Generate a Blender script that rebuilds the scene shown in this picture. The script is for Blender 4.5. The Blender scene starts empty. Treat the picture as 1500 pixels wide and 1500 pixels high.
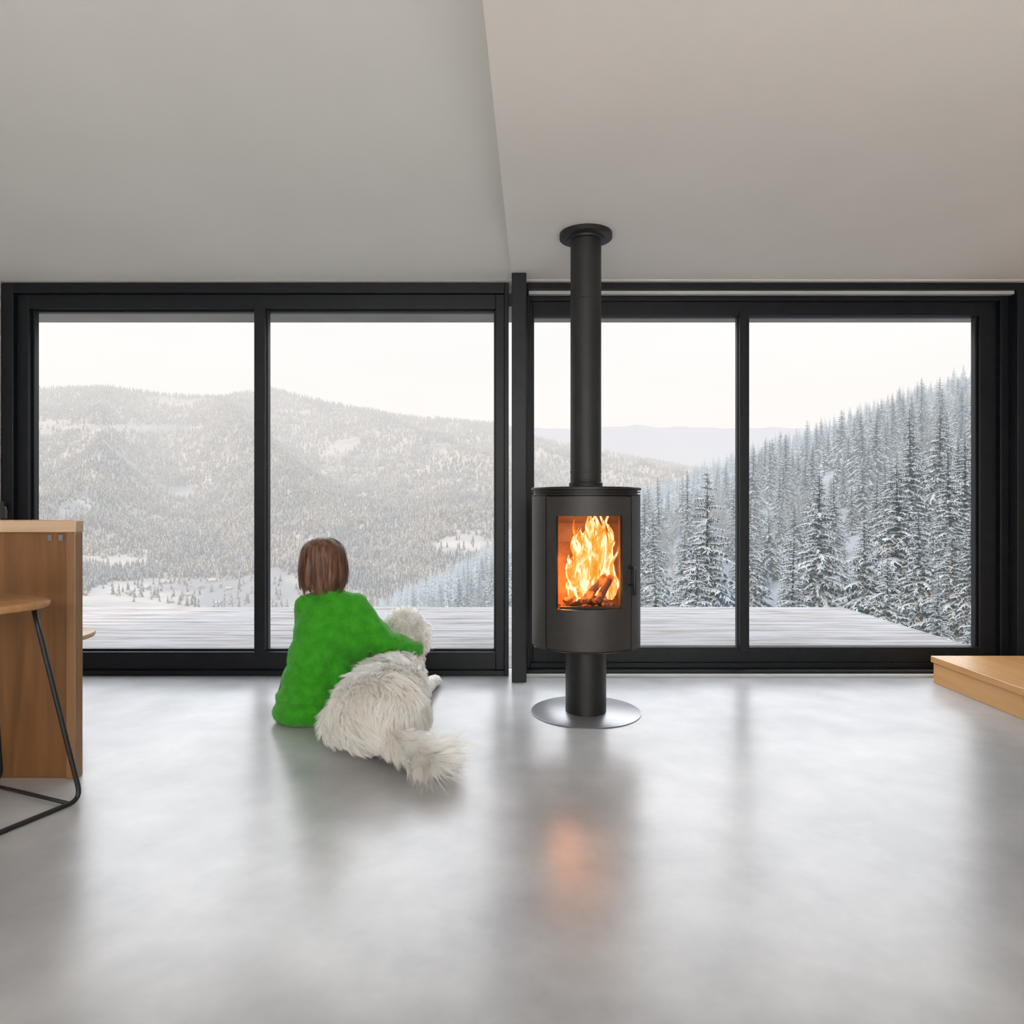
import bpy, bmesh, math, random
import numpy as np
from mathutils import Vector, Matrix, noise, kdtree
random.seed(7); rs=np.random.RandomState(7)
S=bpy.context.scene
try:
    S.view_settings.view_transform='Standard'
    S.view_settings.look='None'
except Exception: pass
col=S.collection

# ------------------------------------------------------------ materials
def nmat(name):
    m=bpy.data.materials.new(name); m.use_nodes=True
    nt=m.node_tree; nt.nodes.clear()
    return m,nt,nt.nodes,nt.links
def out(nt,sh):
    o=nt.nodes.new('ShaderNodeOutputMaterial'); nt.links.new(sh,o.inputs['Surface']); return o
def c4(c): return (c[0],c[1],c[2],1.0)
def mat(name,c1,c2=None,rough=.5,metal=0.,scale=5.,stretch=(1,1,1),bump=0.,bscale=None,spec=.5,detail=5,lo=.35,hi=.65,r2=None,sheen=0,coat=0,bdist=.01):
    m,nt,N,L=nmat(name)
    b=N.new('ShaderNodeBsdfPrincipled')
    tc=N.new('ShaderNodeTexCoord'); mp=N.new('ShaderNodeMapping'); mp.inputs['Scale'].default_value=stretch
    L.new(tc.outputs['Object'],mp.inputs['Vector'])
    n=N.new('ShaderNodeTexNoise'); n.inputs['Scale'].default_value=scale; n.inputs['Detail'].default_value=detail
    L.new(mp.outputs[0],n.inputs['Vector'])
    r=N.new('ShaderNodeValToRGB'); r.color_ramp.elements[0].position=lo; r.color_ramp.elements[1].position=hi
    r.color_ramp.elements[0].color=c4(c1); r.color_ramp.elements[1].color=c4(c2 or [x*1.12 for x in c1])
    L.new(n.outputs['Fac'],r.inputs[0]); L.new(r.outputs[0],b.inputs['Base Color'])
    b.inputs['Roughness'].default_value=rough; b.inputs['Metallic'].default_value=metal
    b.inputs['Specular IOR Level'].default_value=spec
    if sheen: b.inputs['Sheen Weight'].default_value=sheen
    if bump:
        n2=N.new('ShaderNodeTexNoise'); n2.inputs['Scale'].default_value=bscale or scale*4; n2.inputs['Detail'].default_value=4
        L.new(mp.outputs[0],n2.inputs['Vector'])
        bp=N.new('ShaderNodeBump'); bp.inputs['Strength'].default_value=bump; bp.inputs['Distance'].default_value=bdist
        L.new(n2.outputs['Fac'],bp.inputs['Height']); L.new(bp.outputs[0],b.inputs['Normal'])
    out(nt,b.outputs[0]); return m
def wood(name,c1,c2,axis='X',scale=3,rough=.4,c3=None):
    m,nt,N,L=nmat(name); b=N.new('ShaderNodeBsdfPrincipled')
    tc=N.new('ShaderNodeTexCoord'); mp=N.new('ShaderNodeMapping')
    st={'X':(1,14,14),'Y':(14,1,14),'Z':(14,14,1)}[axis]
    mp.inputs['Scale'].default_value=st; L.new(tc.outputs['Object'],mp.inputs['Vector'])
    n=N.new('ShaderNodeTexNoise'); n.inputs['Scale'].default_value=scale; n.inputs['Detail'].default_value=8; n.inputs['Distortion'].default_value=.6
    L.new(mp.outputs[0],n.inputs['Vector'])
    r=N.new('ShaderNodeValToRGB'); r.color_ramp.elements[0].position=.3; r.color_ramp.elements[1].position=.7
    r.color_ramp.elements[0].color=c4(c1); r.color_ramp.elements[1].color=c4(c2)
    L.new(n.outputs['Fac'],r.inputs[0]); L.new(r.outputs[0],b.inputs['Base Color']); b.inputs['Roughness'].default_value=rough
    bp=N.new('ShaderNodeBump'); bp.inputs['Strength'].default_value=.15; bp.inputs['Distance'].default_value=.003
    L.new(n.outputs['Fac'],bp.inputs['Height']); L.new(bp.outputs[0],b.inputs['Normal'])
    out(nt,b.outputs[0]); return m
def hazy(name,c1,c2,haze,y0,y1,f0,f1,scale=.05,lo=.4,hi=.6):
    """diffuse surface with winter haze painted on as emission, stronger further down the valley"""
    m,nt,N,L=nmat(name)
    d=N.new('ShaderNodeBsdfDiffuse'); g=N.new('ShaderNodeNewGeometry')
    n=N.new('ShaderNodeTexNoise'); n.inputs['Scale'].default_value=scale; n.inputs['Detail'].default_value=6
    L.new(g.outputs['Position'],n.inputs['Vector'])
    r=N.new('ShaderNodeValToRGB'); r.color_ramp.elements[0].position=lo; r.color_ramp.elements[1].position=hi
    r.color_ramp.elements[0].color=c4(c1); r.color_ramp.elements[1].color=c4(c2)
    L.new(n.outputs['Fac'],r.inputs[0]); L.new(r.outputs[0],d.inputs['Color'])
    e=N.new('ShaderNodeEmission'); e.inputs['Color'].default_value=c4(haze); e.inputs['Strength'].default_value=1  # haze is painted as a glow in the material, no real fog
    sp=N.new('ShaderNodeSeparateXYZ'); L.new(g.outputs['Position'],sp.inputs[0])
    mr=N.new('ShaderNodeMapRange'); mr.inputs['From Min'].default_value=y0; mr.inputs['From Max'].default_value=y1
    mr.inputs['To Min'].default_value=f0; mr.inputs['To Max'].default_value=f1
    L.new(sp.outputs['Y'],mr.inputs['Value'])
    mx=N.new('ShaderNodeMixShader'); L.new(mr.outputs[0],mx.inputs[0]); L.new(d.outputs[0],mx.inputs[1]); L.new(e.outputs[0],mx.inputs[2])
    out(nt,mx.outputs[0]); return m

# ------------------------------------------------------------ helpers
def link(o): col.objects.link(o); return o
def meta(o,label=None,category=None,kind=None,group=None):
    if label: o['label']=label
    if category: o['category']=category
    if kind: o['kind']=kind
    if group: o['group']=group
    return o
def par(o,p):
    bpy.context.view_layer.update()
    o.parent=p; o.matrix_parent_inverse=Matrix.Translation(p.location).inverted(); return o
def empty(name,loc,label,category):
    o=bpy.data.objects.new(name,None); o.location=loc; o.empty_display_size=.1; link(o); meta(o,label,category); return o
def obj(name,me,m=None,loc=(0,0,0),smooth=False,parent=None):
    o=bpy.data.objects.new(name,me); o.location=loc; link(o)
    if m is not None:
        for x in (m if isinstance(m,(list,tuple)) else [m]): me.materials.append(x)
    if smooth:
        me.polygons.foreach_set('use_smooth',[True]*len(me.polygons))
    if parent: par(o,parent)
    return o
def bm_obj(name,bm,m,smooth=False,parent=None,bevel=0,bseg=2,autos=False):
    me=bpy.data.meshes.new(name); bmesh.ops.recalc_face_normals(bm,faces=bm.faces[:]); bm.to_mesh(me); bm.free()
    o=obj(name,me,m,smooth=smooth or autos,parent=parent)
    if autos:
        try: me.set_sharp_from_angle(angle=math.radians(35))
        except Exception: pass
    if bevel:
        b=o.modifiers.new('bevel','BEVEL'); b.width=bevel; b.segments=bseg; b.limit_method='ANGLE'
    return o
def box(bm,x0,x1,y0,y1,z0,z1,mi=0):
    vs=[bm.verts.new(p) for p in [(x0,y0,z0),(x1,y0,z0),(x1,y1,z0),(x0,y1,z0),(x0,y0,z1),(x1,y0,z1),(x1,y1,z1),(x0,y1,z1)]]
    for f in [(0,3,2,1),(4,5,6,7),(0,1,5,4),(1,2,6,5),(2,3,7,6),(3,0,4,7)]:
        fc=bm.faces.new([vs[i] for i in f]); fc.material_index=mi
    return vs
def lathe(bm,prof,cx,cy,n=64,cap=True,mi=0):
    rings=[]
    for r,z in prof:
        rings.append([bm.verts.new((cx+r*math.cos(2*math.pi*i/n),cy+r*math.sin(2*math.pi*i/n),z)) for i in range(n)])
    for a,b in zip(rings[:-1],rings[1:]):
        for i in range(n):
            f=bm.faces.new([a[i],a[(i+1)%n],b[(i+1)%n],b[i]]); f.material_index=mi
    if cap:
        bm.faces.new(rings[0][::-1]); bm.faces.new(rings[-1])
def tube(bm,pts,r,n=10,closed=False):
    pts=[Vector(p) for p in pts]; rings=[]
    m=len(pts)
    for i,p in enumerate(pts):
        rr=r[i] if isinstance(r,(list,tuple)) else r
        if closed: t=(pts[(i+1)%m]-pts[i-1])
        else: t=(pts[min(i+1,m-1)]-pts[max(i-1,0)])
        t.normalize()
        up=Vector((0,0,1)) if abs(t.z)<.9 else Vector((0,1,0))
        if i>0: up=prev
        a=t.cross(up); 
        if a.length<1e-4: a=t.cross(Vector((1,0,0)))
        a.normalize(); b=a.cross(t).normalized(); prev=b
        rings.append([bm.verts.new(p+rr*(math.cos(2*math.pi*k/n)*a+math.sin(2*math.pi*k/n)*b)) for k in range(n)])
    rng=range(m) if closed else range(m-1)
    for i in rng:
        A=rings[i];B=rings[(i+1)%m]
        for k in range(n): bm.faces.new([A[k],A[(k+1)%n],B[(k+1)%n],B[k]])
    if not closed: bm.faces.new(rings[0][::-1]); bm.faces.new(rings[-1])
def mesh_tri(name,V,F,M=None,smooth=False):
    V=np.asarray(V,dtype=np.float32); F=np.asarray(F,dtype=np.int32)
    me=bpy.data.meshes.new(name)
    me.vertices.add(len(V)); me.vertices.foreach_set('co',V.ravel())
    k=F.shape[1]
    me.loops.add(F.size); me.loops.foreach_set('vertex_index',F.ravel())
    me.polygons.add(len(F)); me.polygons.foreach_set('loop_start',np.arange(0,F.size,k,dtype=np.int32))
    try: me.polygons.foreach_set('loop_total',np.full(len(F),k,dtype=np.int32))
    except Exception: pass
    if M is not None: me.polygons.foreach_set('material_index',np.asarray(M,dtype=np.int32))
    if smooth: me.polygons.foreach_set('use_smooth',np.ones(len(F),dtype=bool))
    me.update(calc_edges=True); me.validate()
    return me
def sph(bm,c,r,rot=None,sub=2):
    if not isinstance(r,(tuple,list)): r=(r,r,r)
    M=Matrix.Translation(c)@(rot or Matrix.Identity(4))@Matrix.Diagonal((r[0],r[1],r[2],1))
    bmesh.ops.create_icosphere(bm,subdivisions=sub,radius=1,matrix=M)
def chain(bm,pts,rad,step=.35):
    for i in range(len(pts)-1):
        a=Vector(pts[i]);b=Vector(pts[i+1]);ra=rad[i];rb=rad[i+1]
        n=max(2,int((b-a).length/(step*min(ra,rb)))+1)
        for k in range(n+1):
            t=k/n; sph(bm,a.lerp(b,t),ra+(rb-ra)*t)
def organic(name,bm,m,voxel,smooth_it=6,parent=None,clampz=None,disp=None):
    me=bpy.data.meshes.new(name+'_raw'); bm.to_mesh(me); bm.free()
    t=bpy.data.objects.new(name+'_raw',me); link(t)
    r=t.modifiers.new('r','REMESH'); r.mode='VOXEL'; r.voxel_size=voxel
    s=t.modifiers.new('s','SMOOTH'); s.factor=.6; s.iterations=smooth_it
    dg=bpy.context.evaluated_depsgraph_get(); dg.update()
    fm=bpy.data.meshes.new_from_object(t.evaluated_get(dg)); fm.name=name
    bpy.data.objects.remove(t)
    if disp:
        ns=[v.normal.copy() for v in fm.vertices]
        for v,nn in zip(fm.vertices,ns): v.co=v.co+nn*disp(v.co)
    if clampz is not None:
        for v in fm.vertices:
            if v.co.z<clampz: v.co.z=clampz
    fm.update()
    return obj(name,fm,m,smooth=True,parent=parent)
def fur(name,src,n,len_fn,flow_fn,K,width,m,parent,clump=.55,seg=4,seed=1,lift=.5,mask=None,jit=.25):
    r=np.random.RandomState(seed); me=src.data; me.calc_loop_triangles()
    nv=len(me.vertices); co=np.empty(nv*3); me.vertices.foreach_get('co',co); co=co.reshape(-1,3)
    nn=np.empty(nv*3); me.vertices.foreach_get('normal',nn); nn=nn.reshape(-1,3)
    nt=len(me.loop_triangles); tr=np.empty(nt*3,dtype=np.int32); me.loop_triangles.foreach_get('vertices',tr); tr=tr.reshape(-1,3)
    A=co[tr[:,0]];B=co[tr[:,1]];C=co[tr[:,2]]
    ar=np.linalg.norm(np.cross(B-A,C-A),axis=1)
    idx=r.choice(nt,n,p=ar/ar.sum()); u=r.rand(n,1);v=r.rand(n,1); fl=(u+v)>1; u=np.where(fl,1-u,u);v=np.where(fl,1-v,v)
    P=A[idx]*(1-u-v)+B[idx]*u+C[idx]*v
    Nn=nn[tr[idx,0]]*(1-u-v)+nn[tr[idx,1]]*u+nn[tr[idx,2]]*v; Nn/=np.linalg.norm(Nn,axis=1,keepdims=True)+1e-9
    if mask is not None:
        k=mask(P); P=P[k];Nn=Nn[k]; n=len(P)
    K=min(K,n)
    L=len_fn(P)[:,None]*(.75+.5*r.rand(n,1)); D=flow_fn(P,Nn)+r.randn(n,3)*jit*.5; D/=np.linalg.norm(D,axis=1,keepdims=True)
    tip=P+D*L
    ci=r.choice(n,K,replace=False); kd=kdtree.KDTree(K)
    for i,c in enumerate(ci): kd.insert(P[c],i)
    kd.balance()
    cl=np.array([kd.find(p)[1] for p in P])
    ct=P[ci]+(D[ci]+r.randn(K,3)*jit)*L[ci]*1.1
    tip=tip*(1-clump)+ct[cl]*clump
    mid=P+Nn*L*lift*.6+(tip-P)*.35
    sd=np.cross(D,r.randn(n,3)); sd/=np.linalg.norm(sd,axis=1,keepdims=True)+1e-9
    Vs=[]
    for k in range(seg+1):
        s=k/seg; q=(1-s)**2*P+2*s*(1-s)*mid+s*s*tip; w=width*(1-s**1.5)*.5
        if k<seg: Vs+= [q-sd*w,q+sd*w]
        else: Vs.append(q)
    Vst=np.stack(Vs,axis=1); m_=Vst.shape[1]; V=Vst.reshape(-1,3)
    base=np.arange(n)[:,None]*m_
    F=[]
    for k in range(seg-1):
        a=2*k; F+= [base+np.array([[a,a+1,a+3]]),base+np.array([[a,a+3,a+2]])]
    a=2*(seg-1); F.append(base+np.array([[a,a+1,a+2]]))
    F=np.concatenate(F,axis=0)
    V[:,2]=np.maximum(V[:,2],.002)
    return obj(name,mesh_tri(name,V,F,smooth=False),m,parent=parent)

# ------------------------------------------------------------ camera
cam=bpy.data.cameras.new('camera'); co_=bpy.data.objects.new('camera',cam); link(co_)
co_.location=(0,0,1.0); co_.rotation_euler=(math.pi/2,0,0); cam.lens=24; cam.sensor_width=36; cam.shift_y=-8/1500
cam.clip_start=.05; cam.clip_end=30000; S.camera=co_

# ------------------------------------------------------------ world
w=bpy.data.worlds.new('winter_sky'); S.world=w; w.use_nodes=True; nt=w.node_tree; nt.nodes.clear()
tc=nt.nodes.new('ShaderNodeTexCoord'); sp=nt.nodes.new('ShaderNodeSeparateXYZ'); nt.links.new(tc.outputs['Generated'],sp.inputs[0])
rp=nt.nodes.new('ShaderNodeValToRGB'); cr=rp.color_ramp
cr.elements[0].position=0; cr.elements[0].color=(.08,.08,.082,1)
cr.elements[1].position=1; cr.elements[1].color=(.40,.46,.55,1)
e=cr.elements.new(.48); e.color=(.12,.12,.12,1)
e=cr.elements.new(.51); e.color=(.172,.164,.157,1)
e=cr.elements.new(.63); e.color=(.172,.1705,.168,1)
e=cr.elements.new(.69); e.color=(.93,.95,1,1)
e=cr.elements.new(.88); e.color=(.88,.93,1,1)
mr=nt.nodes.new('ShaderNodeMapRange'); mr.inputs['From Min'].default_value=-1; mr.inputs['From Max'].default_value=1
nt.links.new(sp.outputs['Z'],mr.inputs['Value'])
cn=nt.nodes.new('ShaderNodeTexNoise'); cn.inputs['Scale'].default_value=2.5; cn.inputs['Detail'].default_value=5
mp=nt.nodes.new('ShaderNodeMapping'); mp.inputs['Scale'].default_value=(1,1,5); nt.links.new(tc.outputs['Generated'],mp.inputs[0]); nt.links.new(mp.outputs[0],cn.inputs['Vector'])
nt.links.new(mr.outputs[0],rp.inputs[0])
m2=nt.nodes.new('ShaderNodeMapRange'); m2.inputs['To Min'].default_value=.96; m2.inputs['To Max'].default_value=1.04
nt.links.new(cn.outputs['Fac'],m2.inputs['Value'])
mm=nt.nodes.new('ShaderNodeMath'); mm.operation='MULTIPLY'; mm.inputs[1].default_value=5.8; nt.links.new(m2.outputs[0],mm.inputs[0])
bg=nt.nodes.new('ShaderNodeBackground'); nt.links.new(rp.outputs[0],bg.inputs[0]); nt.links.new(mm.outputs[0],bg.inputs[1])
wo=nt.nodes.new('ShaderNodeOutputWorld'); nt.links.new(bg.outputs[0],wo.inputs[0])

def light(name,typ,loc,rot,energy,color=(1,1,1),size=1,sy=None):
    l=bpy.data.lights.new(name,typ); l.energy=energy; l.color=color
    if typ=='AREA':
        l.size=size
        if sy: l.shape='RECTANGLE'; l.size_y=sy
    elif typ=='SUN': l.angle=math.radians(4)
    else: l.shadow_soft_size=size
    o=bpy.data.objects.new(name,l); o.location=loc; o.rotation_euler=rot; link(o); return o
sd=Vector((.47,.78,-.36)); 
light('low_winter_sun','SUN',(0,-20,20),sd.to_track_quat('-Z','Y').to_euler(),4.2,(1,.70,.43))
light('fill_light_rear','AREA',(0,-2.8,2.1),Vector((0,1,-.12)).to_track_quat('-Z','Y').to_euler(),165,(1,.985,.96),5,1.2)  # added soft fill from behind the camera, not a lamp of the room
light('fill_light_rear_up','AREA',(0,-1.0,.4),Vector((0,.6,1)).to_track_quat('-Z','Y').to_euler(),90,(1,.97,.93),5,1.4)  # added fill aimed upward to brighten the ceiling, no real fixture

# ------------------------------------------------------------ room shell
M_plaster=mat('warm_white_plaster',(.68,.65,.61),(.71,.68,.64),rough=.9,scale=1.5,spec=.2,bump=.05,bscale=60)
M_plaster2=mat('grey_white_plaster',(.62,.61,.58),(.65,.64,.61),rough=.9,scale=1.2,spec=.2,bump=.05,bscale=60)
M_frame=mat('anthracite_aluminium',(.005,.0065,.009),(.008,.0095,.012),rough=.42,scale=20,spec=.28)
M_trim=mat('pale_window_track',(.45,.45,.43),rough=.5)
# concrete floor
m,nt,N,L=nmat('polished_concrete'); b=N.new('ShaderNodeBsdfPrincipled'); tc=N.new('ShaderNodeTexCoord')
mpf=N.new('ShaderNodeMapping'); mpf.inputs['Location'].default_value=(3.3,1.7,.37); L.new(tc.outputs['Object'],mpf.inputs[0])
n1=N.new('ShaderNodeTexNoise'); n1.inputs['Scale'].default_value=1.5; n1.inputs['Detail'].default_value=6; n1.inputs['Roughness'].default_value=.58
n2=N.new('ShaderNodeTexNoise'); n2.inputs['Scale'].default_value=6; n2.inputs['Detail'].default_value=4; n2.inputs['Roughness'].default_value=.5
L.new(mpf.outputs[0],n1.inputs['Vector']); L.new(mpf.outputs[0],n2.inputs['Vector'])
r1=N.new('ShaderNodeValToRGB'); r1.color_ramp.elements[0].position=.30; r1.color_ramp.elements[1].position=.70
r1.color_ramp.elements[0].color=(.29,.29,.292,1); r1.color_ramp.elements[1].color=(.49,.49,.49,1); L.new(n1.outputs['Fac'],r1.inputs[0])
mxc=N.new('ShaderNodeMixRGB'); mxc.blend_type='MULTIPLY'; mxc.inputs[0].default_value=.22; L.new(r1.outputs[0],mxc.inputs[1]); L.new(n2.outputs['Fac'],mxc.inputs[2])
L.new(mxc.outputs[0],b.inputs['Base Color'])
b.inputs['Roughness'].default_value=.28; b.inputs['Specular IOR Level'].default_value=.65
out(nt,b.outputs[0]); M_floor=m

XW=4.2
bm=bmesh.new(); box(bm,-XW,XW,-4,4.22,-.2,0); meta(bm_obj('floor',bm,M_floor),'grey polished concrete floor with soft cloudy sheen','floor','structure')
def zl(y): return 2.322+.13*(4.03-y)
bm=bmesh.new()
P=[(-XW,4.0,zl(4.0)),(0,4.0,zl(4.0)),(-.30,-4,zl(-4)),(-XW,-4,zl(-4))]
lo=[bm.verts.new(p) for p in P]; hi=[bm.verts.new((p[0],p[1],p[2]+.3)) for p in P]
bm.faces.new(lo); bm.faces.new(hi[::-1])
for i in range(4): bm.faces.new([lo[i],lo[(i+1)%4],hi[(i+1)%4],hi[i]])
meta(bm_obj('ceiling',bm,M_plaster2),'sloping white plaster ceiling over the room','ceiling','structure')
bm=bmesh.new()
P=[(0,4.0,2.33),(XW,4.0,2.33),(XW,-4,2.33),(-.28,-4,2.33)]
lo=[bm.verts.new(p) for p in P]; hi=[bm.verts.new((p[0],p[1],3.75)) for p in P]
bm.faces.new(lo); bm.faces.new(hi[::-1])
for i in range(4): bm.faces.new([lo[i],lo[(i+1)%4],hi[(i+1)%4],hi[i]])
meta(bm_obj('ceiling.001',bm,M_plaster),'lower flat white plaster ceiling above the stove','ceiling','structure')
bm=bmesh.new()
box(bm,-XW-.2,-3.02,4.0,4.25,0,2.6); box(bm,3.03,XW+.2,4.0,4.25,0,2.6); box(bm,-3.02,3.03,4.0,4.25,2.325,3.8)
meta(bm_obj('wall_front',bm,M_plaster),'white wall around the tall window units','wall','structure')
for nm,x0,x1 in (('wall_left',-XW-.2,-XW),('wall_right',XW,XW+.2)):
    bm=bmesh.new(); box(bm,x0,x1,-4,4.0,0,3.8); meta(bm_obj(nm,bm,M_plaster),'plain white side wall','wall','structure')
bm=bmesh.new(); box(bm,-XW-.2,XW+.2,-4.2,-4,0,3.8); meta(bm_obj('wall_back',bm,M_plaster),'plain white wall','wall','structure')

def ring(bm,x0,x1,z0,z1,wl,wr,wb,wt,y0,y1):
    box(bm,x0,x0+wl,y0,y1,z0,z1); box(bm,x1-wr,x1,y0,y1,z0,z1)
    box(bm,x0+wl,x1-wr,y0,y1,z0,z0+wb); box(bm,x0+wl,x1-wr,y0,y1,z1-wt,z1)
# window 1
bm=bmesh.new()
ring(bm,-3.02,-.02,0,2.322,.075,.025,.03,.06,4.03,4.2)      # outer casing
ring(bm,-2.945,-.045,.03,2.262,.07,.052,.105,.085,4.06,4.15)       # sash
ring(bm,-2.875,-.097,.135,2.177,.015,.012,.014,.014,4.09,4.13)       # glazing bead
ring(bm,-2.965,-.03,.015,2.285,.012,.008,.012,.012,4.045,4.07)
box(bm,-1.533,-1.467,4.055,4.15,.12,2.19); box(bm,-1.540,-1.460,4.085,4.13,.135,2.177)
W1=meta(bm_obj('window_1',bm,M_frame,bevel=.003),'tall black aluminium sliding window frame with two panes','window','structure')
bm=bmesh.new(); box(bm,-3.005,-2.985,4.005,4.03,.93,1.03); 
tube(bm,[(-2.995,4.02,1.0),(-2.995,3.985,1.0),(-2.975,3.972,1.0),(-2.95,3.972,.995),(-2.945,3.972,.97),(-2.945,3.972,.93)],.008)
o=bm_obj('window_handle',bm,mat('dark_handle_metal',(.03,.03,.03),rough=.45,metal=0),parent=W1,smooth=False,bevel=.002); o['label']='dark metal lever handle'
# window 2
bm=bmesh.new()
ring(bm,.06,3.04,0,2.322,.03,.055,.03,.04,4.03,4.2)
ring(bm,.09,2.985,.03,2.262,.02,.05,.03,.025,4.10,4.2)
ring(bm,.10,2.93,.05,2.24,.025,.10,.10,.085,4.13,4.2)
ring(bm,.115,2.83,.14,2.165,.02,.015,.014,.014,4.15,4.19)
box(bm,1.375,1.433,4.12,4.2,.12,2.18); box(bm,1.369,1.439,4.15,4.19,.135,2.177)
W2=meta(bm_obj('window_2',bm,M_frame,bevel=.003),'tall black aluminium window frame with two panes','window','structure')
bm=bmesh.new(); box(bm,.10,2.98,4.05,4.085,2.262,2.280); meta(bm_obj('trim_1',bm,M_trim),'pale blind track along the window head','trim','structure')
bm=bmesh.new(); box(bm,.06,3.03,3.99,4.03,0,.014); meta(bm_obj('trim_2',bm,M_trim),'pale threshold strip below the window','trim','structure')
bm=bmesh.new(); box(bm,-.002,.082,3.88,3.96,0,2.33); meta(bm_obj('steel_post',bm,M_frame,bevel=.004),'black steel post standing between the two window units','post')
# roof overhang outside
bm=bmesh.new(); box(bm,-4.5,4.5,4.25,4.62,2.245,2.5); meta(bm_obj('trim_3',bm,mat('soffit_timber',(.22,.20,.17),(.27,.25,.22),scale=3),),'grey roof overhang soffit outside the windows','trim','structure')

# ------------------------------------------------------------ deck
m,nt,N,L=nmat('snowy_weathered_boards'); b=N.new('ShaderNodeBsdfPrincipled'); tc=N.new('ShaderNodeTexCoord')
mp=N.new('ShaderNodeMapping'); mp.inputs['Scale'].default_value=(.6,6,1); L.new(tc.outputs['Object'],mp.inputs[0])
n1=N.new('ShaderNodeTexNoise'); n1.inputs['Scale'].default_value=2.2; n1.inputs['Detail'].default_value=9; n1.inputs['Roughness'].default_value=.65; L.new(mp.outputs[0],n1.inputs['Vector'])
r1=N.new('ShaderNodeValToRGB'); es=r1.color_ramp.elements; es[0].position=.34; es[0].color=(.105,.085,.072,1); es[1].position=.56; es[1].color=(.205,.202,.202,1)
x=es.new(.45); x.color=(.165,.150,.139,1); L.new(n1.outputs['Fac'],r1.inputs[0]); L.new(r1.outputs[0],b.inputs['Base Color']); b.inputs['Roughness'].default_value=.75; b.inputs['Specular IOR Level'].default_value=.15
out(nt,b.outputs[0]); M_deck=m
bm=bmesh.new(); y=4.26
while y<6.70:
    box(bm,-7,3.27,y,y+.139,-.035,-.005+random.uniform(-.001,.001)); y+=.142
box(bm,-7,3.27,6.70,6.73,-.2,-.004); box(bm,3.27,3.30,4.26,6.73,-.2,-.004)
box(bm,-7,3.27,4.26,6.70,-.12,-.05)
meta(bm_obj('wooden_deck',bm,M_deck),'weathered plank deck dusted with snow outside the windows','deck')

# ------------------------------------------------------------ terrain
def nz3(x,y,s,seed=0): return noise.fractal(Vector((x/s,y/s,seed)),1,2,4)
def zr(x,y):
    z=-18+(.362*x if x>0 else .52*x)
    z+=nz3(x,y,60,3)*3.5
    if y>330: z-=(y-330)*.55
    return z
HZ=(.71,.77,.82)
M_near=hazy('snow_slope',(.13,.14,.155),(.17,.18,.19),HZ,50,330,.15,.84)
nx,ny=90,80; V=[];F=[]
for j in range(ny):
    yy=8+(j/(ny-1))**1.4*460
    for i in range(nx):
        xx=-150+i/(nx-1)*560; V.append((xx,yy,zr(xx,yy)))
for j in range(ny-1):
    for i in range(nx-1):
        a=j*nx+i; F.append((a,a+1,a+nx+1,a+nx))
meta(obj('snowy_hillside',mesh_tri('snowy_hillside',V,F,smooth=True),M_near),'steep snow-covered hillside rising beside the deck','hillside','structure')

sk=[(-900,600),(-300,580),(50,566),(150,563),(250,575),(320,578),(370,570),(400,566),(450,579),(520,594),(600,608),(680,614),(730,618),(771,634),(860,652),(975,675),(1083,695),(1300,720),(1700,740)]
skx=[(p[0]-750)/1000 for p in sk]; sks=[(742-p[1])/1000-.004 for p in sk]
Y0,Y1=420.,1500.
def zL(a,y):
    s=float(np.interp(a,skx,sks)); zs=s*Y1; zv=-60+8*math.sin(a*6)
    t=(y-Y0)/(Y1-Y0)
    if t<0: return zv-20*min(1,-t)*2
    x=a*y
    if t<=1:
        u=t**1.25; z=zv+(zs-zv)*u
        en=math.sin(math.pi*min(1,t))**.7
        rg=1-abs(noise.noise(Vector(((x*.9+y*.55)/210,(y*.4-x*.2)/520,4.2))))*2
        z+=en*(rg-.55)*62+en*nz3(x,y,110,8)*12
        z+= t*nz3(x,y,60,2)*3
        return z
    return zs-(y-Y1)*.35+nz3(x,y,60,2)*3
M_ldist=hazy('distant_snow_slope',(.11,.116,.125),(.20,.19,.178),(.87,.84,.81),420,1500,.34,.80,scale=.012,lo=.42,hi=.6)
nx,ny=170,110; V=[];F=[]
for j in range(ny):
    yy=250+(j/(ny-1))*1500
    for i in range(nx):
        a=-1.2+i/(nx-1)*2.0; V.append((a*yy,yy,zL(a,yy)))
for j in range(ny-1):
    for i in range(nx-1):
        a=j*nx+i; F.append((a,a+1,a+nx+1,a+nx))
meta(obj('distant_mountain',mesh_tri('distant_mountain',V,F,smooth=True),M_ldist),'broad hazy snow-covered forested mountain across the valley','mountain','structure')
# far ridge
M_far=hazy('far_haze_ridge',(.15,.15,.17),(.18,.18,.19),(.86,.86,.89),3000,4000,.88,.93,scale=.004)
V=[];F=[];nx=140
for i in range(nx):
    a=-1.0+i/(nx-1)*2.0; s=.118+.012*noise.noise(Vector((a*5,0,1)))+.004*noise.noise(Vector((a*30,0,1)))-.04*max(0,(a-.33))
    V+= [(a*3600,3600,s*3600),(a*3300,3300,.05*3300),(a*3000,3000,-300)]
for i in range(nx-1):
    for k in range(2):
        a=i*3+k; F.append((a,a+1,a+4,a+3))
meta(obj('far_ridge',mesh_tri('far_ridge',V,F,smooth=True),M_far),'faint pale mountain ridge in the haze','mountain','structure')

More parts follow.
